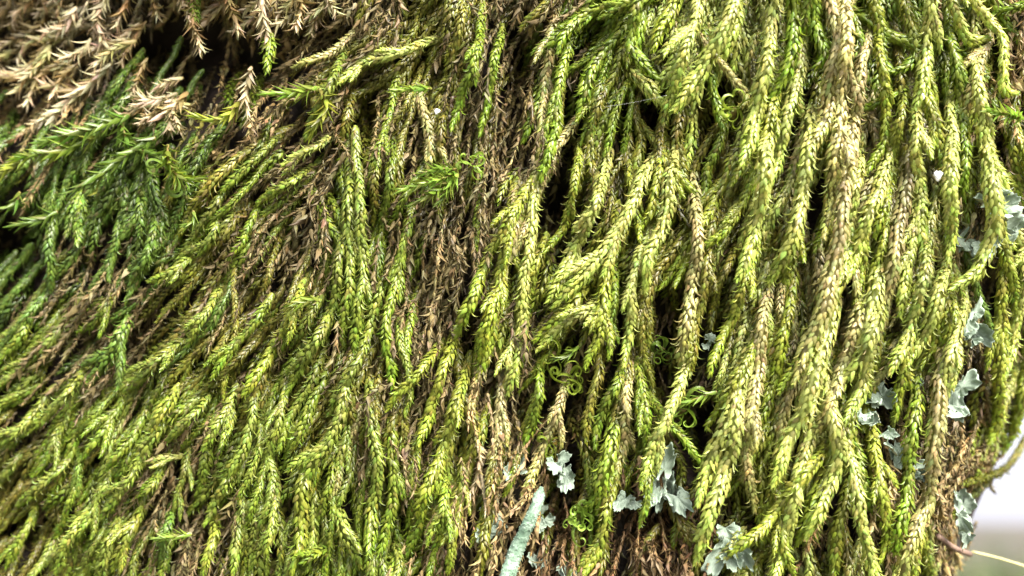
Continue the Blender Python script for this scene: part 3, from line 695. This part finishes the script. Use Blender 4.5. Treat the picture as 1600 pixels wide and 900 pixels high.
def make_shoot(name, cls, w, h, pts, style, cat, group, what, hero=False, lib=None, tipcls=None, mat=MOSS, lift=.35, dens=1.0, label=None, branches=0):
    path, ln = shoot_path(pts, w, h * .001, lift)
    o3 = path[0]
    root = link(name, None, mw=frame_at(o3))
    root.empty_display_size = .002
    tag(root, label or describe(cls, w, ln, pts, what, branches), cat, group)
    wm = w * S
    n = len(path)
    thick = style == 'braid'
    sv = tube_geo(path - o3, core_radius(path, wm) if thick else wm * .05 * np.linspace(1.2, .5, n), PIG[cls] * .75, 6)
    link('stem', build_mesh('stem', sv[0], sv[1], sv[2], sv[3], mat if thick else STEM), root)
    lv = shoot_leaves(path, wm, cls, style, rows=6, dens=dens, shade=rng.lognormal(0, .1), tipcls=tipcls)
    if hero:
        single_leaves(root, o3, lv, lib)
    else:
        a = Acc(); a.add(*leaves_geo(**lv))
        link('leaves', a.mesh('leaves', mat, o3), root)['kind'] = 'stuff'
    for b in range(branches):
        i = int(n * rng.uniform(.25, .7)); side = rng.choice([-1, 1])
        T = path[min(i + 2, n - 1)] - path[i]; T /= np.linalg.norm(T)
        sd = np.cross(T, np.array([0, -1., 0])) * side; sd /= np.linalg.norm(sd)
        bl = wm * rng.uniform(1.6, 3.2); t = np.linspace(0, 1, 9)[:, None]
        bp = path[i] + bl * (T * t * .95 + sd * (.5 * t - .18 * t * t) + np.array([0, -1., 0]) * .1 * t)
        br = link('branch', build_mesh('branch', *tube_geo(bp - o3, core_radius(bp, wm * .72), PIG[cls] * .75, 5), mat), root)
        lv = shoot_leaves(bp, wm * .72, cls, style, rows=5, shade=1.0)
        a = Acc(); a.add(*leaves_geo(**lv))
        link('leaves', a.mesh('leaves', mat, o3), br)['kind'] = 'stuff'
    return root

for (c, w, h, pts) in TR:
    if pts[1][1] > pts[0][1] + 8 and pts[0][0] > 380:
        dv = np.array(pts[0], float) - np.array(pts[1], float); dv /= np.linalg.norm(dv)
        e = rng.uniform(40, 110) if pts[0][0] < 1100 else rng.uniform(80, 210)
        pts = [(pts[0][0] + dv[0] * e * .8, pts[0][1] - abs(dv[1]) * e)] + pts
    w = w * rng.uniform(.86, 1.08)
    if c in 'YG' and pts[0][0] < 620 and rng.random() < .75: c = 'M'
    if c == 'E' and pts[0][0] > 600: c = 'G'
    hero = w >= 33 and c in 'PLYG'
    make_shoot('moss_shoot', c, w * (.82 if pts[0][0] > 760 else .78), h, pts, 'braid' if c not in 'BW' else 'litter', 'moss', GROUP, 'moss shoot', hero=hero, lib=BRAIDL, branches=0 if (hero or rng.random() < .45) else int(rng.integers(1, 3)))
for (c, w, h, pts) in SPRIG:
    make_shoot('moss_sprig', c, w * 1.15, h + 1.3, pts, 'feather', 'moss', 'feathery green sprigs', 'feathery moss sprig', hero=True, lib=FEATHL, lift=.6)
for (c, w, h, pts) in DRYS:
    make_shoot('dry_sprig', c, w * .84, h, pts, 'dry', 'dry moss', 'bleached dry sprigs in the hollow', 'dry moss sprig', hero=True, lib=DRYL, lift=.7, dens=1.0)
for i in range(40):
    x, y = (rng.uniform(-20, 230), rng.uniform(-20, 120)) if i < 24 else (rng.uniform(230, 560), rng.uniform(-25, 8)) if i < 35 else (rng.uniform(220, 330), rng.uniform(130, 190))
    an = rng.uniform(.15, 1.35); ln = rng.uniform(45, 85)
    pts = [(x, y), (x - math.cos(an) * ln * .5 + rng.normal(0, 5), y + math.sin(an) * ln * .5), (x - math.cos(an) * ln, y + math.sin(an) * ln + rng.normal(0, 6))]
    make_shoot('dry_sprig', 'WTTLB'[int(rng.integers(0, 5))], rng.uniform(30, 42), rng.uniform(2.5, 5), pts, 'dry', 'dry moss', 'bleached dry sprigs in the hollow', 'dry moss sprig', hero=True, lib=DRYL, lift=.7)
# green growing tip on one bleached sprig
make_shoot('moss_shoot', 'G', 34, 7.5, [(418, 52), (419, 80), (417, 112)], 'braid', 'moss', GROUP, 'moss shoot', label='plump green growing tip hanging below a bleached dry sprig')
make_shoot('moss_shoot', 'E', 34, 6, [(298, -10), (300, 12), (306, 32)], 'braid', 'moss', GROUP, 'moss shoot', label='short bright green tip among the bleached dry sprigs')

# ------------------------------------------------------------------ more hanging shoots between the traced ones
occ = []
for (c, w, h, pts) in TR + SPRIG:
    p, ln = spline(pts, 14); occ.append(p)
occ = np.concatenate(occ)
cand = []
tries = 0
while len(cand) < 1050 and tries < 16000:
    tries += 1
    x = rng.uniform(-150, 1760); y = rng.uniform(-120, 1000)
    if x < 470 and y < 190 + 40 * math.sin(x * .02): continue
    if float(hole(x, y)) > .0016: continue
    c = pigment_at(x, y, 35)
    if x < 620 and c == 'Y': c = 'M'
    if x > 1130 and c in 'YO' and rng.random() < .55: c = 'P'
    if x < 620 and c == 'G' and rng.random() < .4: c = 'M'
    if c in 'TWR' and rng.random() < .5: continue
    ln = rng.uniform(100, 260); w = rng.uniform(12, 22) + (3 if x > 1000 else 0)
    sl = flow_at(x, y) + rng.normal(0, .17 if rng.random() < .9 else .6)
    dx, dy = sl / math.hypot(1, sl), 1 / math.hypot(1, sl)
    cv = rng.normal(0, .08) * ln
    pts = [(x - dx * ln / 2, y - dy * ln / 2), (x + cv * dy * .5, y - cv * dx * .5), (x + dx * ln / 2, y + dy * ln / 2)]
    if min(float(edge_x(q[1])) - q[0] for q in pts) < 2: continue
    if float(hole(pts[2][0], pts[2][1])) > .003 or float(hole((x + pts[2][0]) / 2, (y + pts[2][1]) / 2)) > .0026: continue
    near = np.sqrt(((occ - np.array([x, y])) ** 2).sum(1)).min()
    seen = 0 < x < 1600 and 0 < y < 900
    cand.append((near * seen + (rng.random() * 3), c, w, rng.uniform(2.2, 4.2), pts, ln))
cand.sort(key=lambda q: -q[0])
acc = Acc(); accd = Acc()
NIND = 300 - len(TR) - 2
for i, (nr, c, w, h, pts, ln) in enumerate(cand):
    style = 'braid' if c not in 'BTWR' else 'litter'
    if i < NIND:
        make_shoot('moss_shoot', c, w, h, pts, style, 'moss', GROUP, 'moss shoot', mat=MOSS if style == 'braid' else DRY)
    else:
        path, l2 = shoot_path(pts, w, h * .001)
        lv = shoot_leaves(path, w * S, c, style, rows=4, shade=.92 * rng.lognormal(0, .15))
        a = acc if style == 'braid' else accd
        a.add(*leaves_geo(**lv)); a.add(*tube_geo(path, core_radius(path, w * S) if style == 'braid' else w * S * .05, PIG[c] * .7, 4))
tag(link('moss_thatch', acc.mesh('moss_thatch', MOSS), mw=M), 'thatch of further moss shoots behind the hanging ones', 'moss', kind='stuff')
if accd.n: tag(link('dead_thatch', accd.mesh('dead_thatch', DRY), mw=M), 'brown withered shoots tangled among the living moss', 'dead moss', kind='stuff')

# ------------------------------------------------------------------ lichens
def lobe(rx, ry, seed, ruffle, curl, tone):
    """one thallus lobe: a thin notched fan with a ruffled, upturned pale rim; base at the origin, spreading along +y, top facing +z"""
    r = np.random.default_rng(seed)
    nt, nr = 56, 8
    sp = r.uniform(1.9, 2.7)
    th = np.linspace(-sp, sp, nt); ph = r.uniform(0, 6.28, 6)
    rim = .85 + .12 * np.sin(1.7 * th + ph[0]) - .16 * np.abs(np.sin(r.uniform(1.2, 2.0) * th + ph[1])) ** 8 + .06 * np.sin(7 * th + ph[2]) + .06 * np.sin(15 * th + ph[3]) + r.normal(0, .02, nt)
    rim *= np.cos(th / sp * 1.3) ** .3
    top = []; col = []
    c0 = np.array([.195, .25, .19]) * tone
    for k in range(nr):
        q = (k / (nr - 1)) ** .8
        x = 1.25 * rx * rim * q * np.sin(th); y = 1.7 * ry * rim * q * np.cos(th)
        m = min(rx, ry)
        z = m * (curl * q ** 4 * (1 + np.sin(2.6 * th + ph[1])) + ruffle * q ** 1.6 * (np.sin(3.1 * th + ph[4]) + .55 * np.sin(7.3 * th + ph[5] + 2 * q)) + .12 * np.sin(5 * q + ph[2]) + .16 * q ** 5 * np.sin(10.5 * th + ph[0]))
        top.append(np.stack([x, y, z], 1))
        f = 1.6 if k == nr - 1 else (1.12 if k == nr - 2 else r.uniform(.92, 1.05))
        col.append(c0 * f * (1 + r.normal(0, .07, (nt, 1))))
    top = np.concatenate(top); col = np.concatenate(col)
    bot = top + np.array([0, 0, -.00006]); bcol = np.tile(np.array([.26, .25, .18]) * tone, (len(bot), 1))
    V = np.concatenate([top, bot]); C = np.concatenate([col, bcol]); nv = len(top)
    q = []
    for k in range(nr - 1):
        for j in range(nt - 1):
            a, b, c, d = k * nt + j, k * nt + j + 1, (k + 1) * nt + j + 1, (k + 1) * nt + j
            q.append((a, b, c, d)); q.append((nv + a, nv + d, nv + c, nv + b))
    for j in range(nt - 1):
        a = (nr - 1) * nt + j; q.append((a, a + 1, nv + a + 1, nv + a))
    return build_mesh('lobe', V, np.array(q), None, C, LICHEN)

def lichen(x, y, h, lobes, label, tone=1.0):
    yy = float(depth(x, y)) - h * .00078
    o3 = to3(np.array(float(x)), np.array(float(y)), np.array(yy))
    root = tag(link('lichen', None, mw=frame_at(o3)), label, 'lichen', 'grey foliose lichens among the moss')
    root.empty_display_size = .002
    for i, (dx, dy, rx, ry, rot, tilt) in enumerate(lobes):
        me = lobe(rx * S * rng.uniform(.6, 1.25), ry * S * rng.uniform(.6, 1.25), int(x * 7 + y * 3 + i), .22, .45, tone * rng.uniform(.9, 1.12))
        o = link('lobe', me, root)
        # lobe's +z faces the viewer's side (-Y of the trunk), then it is turned in the face and tipped
        o.matrix_basis = Matrix.Translation((dx * S * .75, -.0004 * i, -dy * S * .75)) @ Matrix.Rotation(R_(rot + rng.uniform(-35, 35)), 4, 'Y') @ Matrix.Rotation(R_(90 + tilt), 4, 'X')
    return root
lichen(1520, 350, 2.5, [(0,0,44,40,190,10),(35,-10,32,30,100,-15),(45,20,26,24,70,-20),(-30,30,30,30,215,15),(10,45,28,20,170,25),(50,-35,22,22,60,-10),(10,-30,26,22,20,-20)], 'large blue-grey lobed lichen spread behind a hooked moss tip')
lichen(1512, 500, 3.5, [(0,0,18,20,170,20),(8,25,16,16,150,30),(-4,38,14,12,200,30),(4,-16,14,14,20,0)], 'upright blue-white lichen beside the dark hollow under the big lichen')
lichen(1366, 605, 3.5, [(0,0,20,20,190,35),(12,16,18,16,140,40),(-8,20,14,12,230,30)], 'grey-green lichen with curled white rim, topmost of the curled row')
lichen(1352, 650, 4.5, [(0,0,20,10,175,50),(14,6,14,9,140,55),(-10,-6,12,10,240,45)], 'white-rimmed curled lichen under the topmost of the curled row', 1.25)
lichen(1376, 678, 4.5, [(0,0,20,9,185,50),(14,-2,14,10,120,45)], 'small white-rimmed curled lichen in the middle of the curled row', 1.3)
lichen(1396, 698, 4.5, [(0,0,20,18,165,30),(12,12,14,14,150,40),(-12,-4,14,10,220,45)], 'pale scalloped lichen near the foot of the curled row', 1.15)
lichen(1424, 732, 4, [(0,0,22,22,180,15),(12,8,14,16,150,25),(-10,8,14,14,210,20)], 'smooth blue-grey lichen scale at the foot of the curled row')
lichen(1488, 615, 3.5, [(0,0,20,26,170,20),(-8,20,18,18,200,35),(10,-14,16,18,30,10),(-4,36,18,8,180,45)], 'tall grey lichen with white crinkled rim beside a thick pale tip')
lichen(806, 722, 3.5, [(0,0,16,18,180,20),(-8,10,12,14,200,30),(8,14,12,10,150,40)], 'small blue-grey lichen above the mint-green stalk')
lichen(760, 800, 3.5, [(0,0,16,14,200,40),(12,8,14,20,165,10),(6,36,16,14,190,20),(-10,34,12,18,190,5)], 'grey lichen curled round a black hole')
lichen(872, 722, 3.5, [(0,0,22,16,120,25),(14,10,14,14,190,20),(16,26,12,16,170,10),(-8,-4,16,12,240,30)], 'grey-green lichen flakes over the dark hole by the curled green moss')
lichen(846, 790, 2.5, [(0,0,16,22,190,5),(6,26,16,14,170,20),(-4,34,12,10,210,30)], 'dull olive-grey lichen behind the mint-green stalk', .8)
lichen(838, 868, 3.5, [(0,0,14,12,190,30),(8,10,12,10,150,40)], 'tiny cupped grey-green lichen below the mint-green stalk', .8)
lichen(882, 884, 3.5, [(0,0,14,14,185,20),(10,8,10,12,150,25)], 'tiny pale lichen in the red-brown debris')
lichen(1034, 745, 3.2, [(0,0,24,38,170,5),(14,26,22,26,160,10),(-14,22,18,22,200,20),(26,34,14,22,150,25),(0,-20,16,22,10,0)], 'broad grey-green lichen with brownish rim at the dark cavity')
lichen(978, 778, 4, [(0,0,22,14,190,30),(18,6,14,14,150,20),(-14,4,14,12,220,25)], 'small blue-grey lichen between the broad lichen and green tips', .9)
lichen(1134, 825, 3.2, [(0,0,30,34,180,5),(-6,34,24,24,200,10),(18,26,20,22,150,15),(4,54,22,14,180,35)], 'pale green lichen at the bottom under a slanting moss tip')
lichen(1102, 538, 2.5, [(0,0,12,10,190,30),(6,-10,9,9,40,20)], 'tiny blue-white lichen deep in the dark cleft')
lichen(1420, 590, 3, [(0,0,12,12,190,20),(10,4,9,10,150,30)], 'tiny blue-grey lichen under the comb of moss tips')
lichen(1498, 770, 6.5, [(0,0,16,22,190,5),(6,24,15,22,175,15),(2,52,16,22,180,0),(6,82,15,20,185,10),(-12,40,14,26,180,-10)], "crusty grey-green lichen running down the trunk's bare edge", .85)

# ------------------------------------------------------------------ mint-green stalk
def stalk():
    pts = [(846, 762), (838, 790), (822, 826), (806, 862), (788, 915)]
    p, ln = spline(pts, 2.5)
    s = np.linspace(0, 1, len(p)); y = depth(p[:, 0], p[:, 1]) - .0055 - .001 * s
    path = to3(p[:, 0], p[:, 1], y)
    rad = (6.6 + 3.8 * np.sin(np.clip(s, 0, 1) * 1.9)) * S * np.clip(.35 + s * 9, 0, 1)
    V, Q, T, C = tube_geo(path, rad, (1, 1, 1), 22)
    n = 22 * len(path)
    c = np.repeat(path, 22, 0); d = V[:n] - c; V[:n] = c + d * (1 + rng.normal(0, .05, (n, 1)) + .1 * np.repeat(np.sin(s * 9 + 1) * .6 + np.sin(s * 23) * .4, 22)[:, None])
    o3 = path[0]
    root = tag(link('lichen_stalk', None, mw=frame_at(o3)), 'mealy mint-green lichen stalk leaning among dead brown moss', 'lichen')
    root.empty_display_size = .002
    link('stalk', build_mesh('stalk', V - o3, Q, T, None, STALK), root)
    # mealy grains on its skin
    a = Acc(); t = np.array([[0, 0, 1], [.94, 0, -.33], [-.47, .82, -.33], [-.47, -.82, -.33]]); ft = np.array([(0, 1, 2), (0, 2, 3), (0, 3, 1), (1, 3, 2)])
    for i in rng.integers(0, n, 1100):
        a.add(V[i] - o3 + t * rng.uniform(.00004, .00011), None, ft, np.ones((4, 3)))
    link('mealy_grains', a.mesh('mealy_grains', STALK), root)['kind'] = 'stuff'
stalk()

# ------------------------------------------------------------------ ring-curled green moss
def curl_leaf(turns, r0, w, col, mat=MOSS):
    """a ribbon that leaves the stem nearly straight, then winds up on itself, a little kinked"""
    n = 30; t = np.linspace(0, 1, n)
    kap = turns * 2 * math.pi * (.25 + 2.1 * t ** 1.6) * (1 + .35 * np.sin(t * rng.uniform(6, 12) + rng.uniform(0, 6)))
    th = np.cumsum(kap) / n
    L = r0 * 5.2
    c = np.stack([np.cumsum(np.cos(th)), np.cumsum(np.sin(th)), 0 * t], 1) * L / n
    c[:, 2] = .5 * r0 * np.sin(t * rng.uniform(1.5, 3.5)) + .25 * r0 * np.sin(t * 7 + rng.uniform(0, 6))
    tw = t * rng.uniform(-1.2, 1.2) + rng.uniform(-.5, .5)
    nrm = np.stack([-np.sin(th), np.cos(th), 0 * t], 1); up = np.array([0, 0, 1.])
    sd = np.cos(tw)[:, None] * up + np.sin(tw)[:, None] * nrm; ot = -np.sin(tw)[:, None] * up + np.cos(tw)[:, None] * nrm
    wd = (w * np.clip(.55 + 1.6 * t, 0, 1) * np.clip(1.25 - t, .08, 1) ** .8)[:, None] / 2
    V = np.stack([c - sd * wd, c - ot * wd * .45, c + sd * wd], 1).reshape(-1, 3)
    q = np.array([(3 * i + k, 3 * i + k + 1, 3 * i + k + 4, 3 * i + k + 3) for i in range(n - 1) for k in (0, 1)])
    cc = np.repeat(col[None] * (.85 + .4 * t)[:, None], 3, 0)
    return build_mesh('leaf', V, q, None, cc, mat)
def curly(x, y, h, spots, label, cls='E', w=8.0):
    yy = float(depth(x, y)) - h * .001
    o3 = to3(np.array(float(x)), np.array(float(y)), np.array(yy))
    root = tag(link('curly_moss', None, mw=frame_at(o3)), label, 'moss', 'curled green moss tufts'); root.empty_display_size = .002
    for (dx, dy, r, rot) in spots + [(a * .4, b * .4, r * .8, rot + 140) for (a, b, r, rot) in spots]:
        dx, dy = dx * .45, dy * .45
        me = curl_leaf(rng.uniform(.55, 1.25) * rng.choice([-1, 1]), r * S, w * S * rng.uniform(.8, 1.2), PIG[cls] * rng.uniform(.8, 1.3))
        o = link('leaf', me, root)
        o.matrix_basis = Matrix.Translation((dx * S, rng.uniform(-.0008, .0002), -dy * S)) @ Matrix.Rotation(R_(rot), 4, 'Y') @ Matrix.Rotation(R_(90 + rng.uniform(-25, 25)), 4, 'X')
    sp = np.array([[0, .003, -.001], [0, .0015, -.0004], [0, 0, 0]])
    link('stem', build_mesh('stem', *tube_geo(sp, .00025, (1, 1, 1), 5)[:3], None, STEM), root)
curly(906, 806, 4, [(-14,-20,11,0),(14,-18,10,80),(2,12,13,150),(20,0,9,230),(-6,-2,9,300),(10,-30,8,30),(24,14,8,120),(-20,6,7,200),(4,26,8,260)], 'bright green moss tuft with leaves curled into tight rings')
curly(893, 592, 3, [(-22,0,11,0),(0,8,13,160),(18,-4,11,80),(30,10,9,240),(-8,-18,10,300)], 'green moss tuft with loosely curled leaves below two fat tips', 'G')
curly(738, 258, 4.5, [(-10,-6,10,20),(8,-8,10,120),(0,8,9,240),(14,6,8,300)], 'small green curled tuft beside the bright feathery sprig')
curly(1035, 545, 2.5, [(-8,-6,12,20),(10,4,11,150),(0,14,10,260),(-16,10,9,320)], 'dark green curled tuft deep in the cleft between two shoots', 'D')

curly(866, 552, 3.5, [(-12,-4,11,30),(8,6,12,160),(16,-10,10,260),(-4,14,9,330)], 'fresh green curled tuft under the pair of fat slanting tips', 'G')
curly(1068, 640, 4.5, [(-14,-6,12,10),(10,6,12,140),(18,-8,11,250),(0,16,10,310)], 'bright green curled tuft beside the feathery sprig in the dark hole')
curly(856, 690, 3, [(-8,-6,9,20),(10,4,10,150),(0,12,9,260)], 'small green curled tuft above the grey-green lichen flakes', 'G')
curly(1150, 170, 4.5, [(-8,-10,12,40),(10,4,11,170),(0,16,11,280)], 'green curled tuft under the thick pale tips by the hooked straw shoot', 'G')
curly(268, 270, 4.5, [(-14,-8,15,10),(12,4,14,140),(0,18,13,260)], 'deep green curled tuft inside the deep green tangle', 'D', 10)

# ------------------------------------------------------------------ small things: crumbs, flecks, silk, straw
def crumb(name, x, y, h, r, mat, label, cat, seed, sq=(1, .7, 1)):
    import bmesh
    bm = bmesh.new(); bmesh.ops.create_icosphere(bm, subdivisions=3, radius=r * S)
    rr = np.random.default_rng(seed)
    for v in bm.verts:
        k = 1 + .25 * math.sin(v.co.x / (r * S) * 3 + seed) * math.cos(v.co.z / (r * S) * 2.3 + seed) + .1 * math.sin(v.co.z / (r * S) * 11 + v.co.x / (r * S) * 5) + rr.normal(0, .05)
        v.co = Vector((v.co.x * sq[0] * k, v.co.y * sq[1] * k, v.co.z * sq[2] * k))
    me = bpy.data.meshes.new(name); bm.to_mesh(me); bm.free(); me.polygons.foreach_set('use_smooth', [True] * len(me.polygons)); me.materials.append(mat)
    y3 = float(depth(x, y)) - h * .001
    tag(link(name, me, mw=frame_at(to3(np.array(float(x)), np.array(float(y)), np.array(y3)))), label, cat)
crumb('bark_crumb', 428, 228, 2, 15, PEBBLE, 'wrinkled pinkish-brown bark crumb lodged beside the green tangle', 'bark', 3, (.85, .7, 1.3))
crumb('white_fleck', 1466, 274, 6.5, 6.5, FLECK, 'bright white fleck caught on a pale moss shoot', 'fleck', 5, (.9, .5, 1.1))
crumb('white_fleck', 683, 174, 4.6, 4, FLECK, 'tiny white fleck on straw-coloured moss right of the dry tangle', 'fleck', 9, (1, .6, 1))
crumb('white_fleck', 1442, 150, 6.2, 4, FLECK, 'tiny bluish-white fleck on a pale shoot above the larger fleck', 'fleck', 11, (.8, .6, 1.2))
def strand(name, pts, hs, r, mat, label, cat):
    p, ln = spline(pts, 8); s = np.linspace(0, 1, len(p))
    y = -np.interp(s, np.linspace(0, 1, len(hs)), hs) * .001
    path = to3(p[:, 0], p[:, 1], y); V, Q, T, C = tube_geo(path, r, (1, 1, 1), 6)
    o = link(name, build_mesh(name, V - path[0], Q, T, None, mat), mw=frame_at(path[0]))
    return tag(o, label, cat)
strand('silk_thread', [(944, 167), (990, 160), (1042, 149)], [5.5, 6, 7], .000006, SILK, 'fine spider thread across the dark gap under the thick pale tips', 'thread')
strand('grass_stalk', [(1518, 862), (1560, 872), (1625, 892)], [-9, -9, -9], .00011, STRAW, "thin yellow grass stalk sticking out past the trunk's edge", 'grass stalk')
strand('dead_stem', [(1466, 838), (1490, 856), (1516, 866)], [0, -3, -6], .00028, PEBBLE, "short reddish-brown dead stem by the trunk's crusty edge", 'stem')
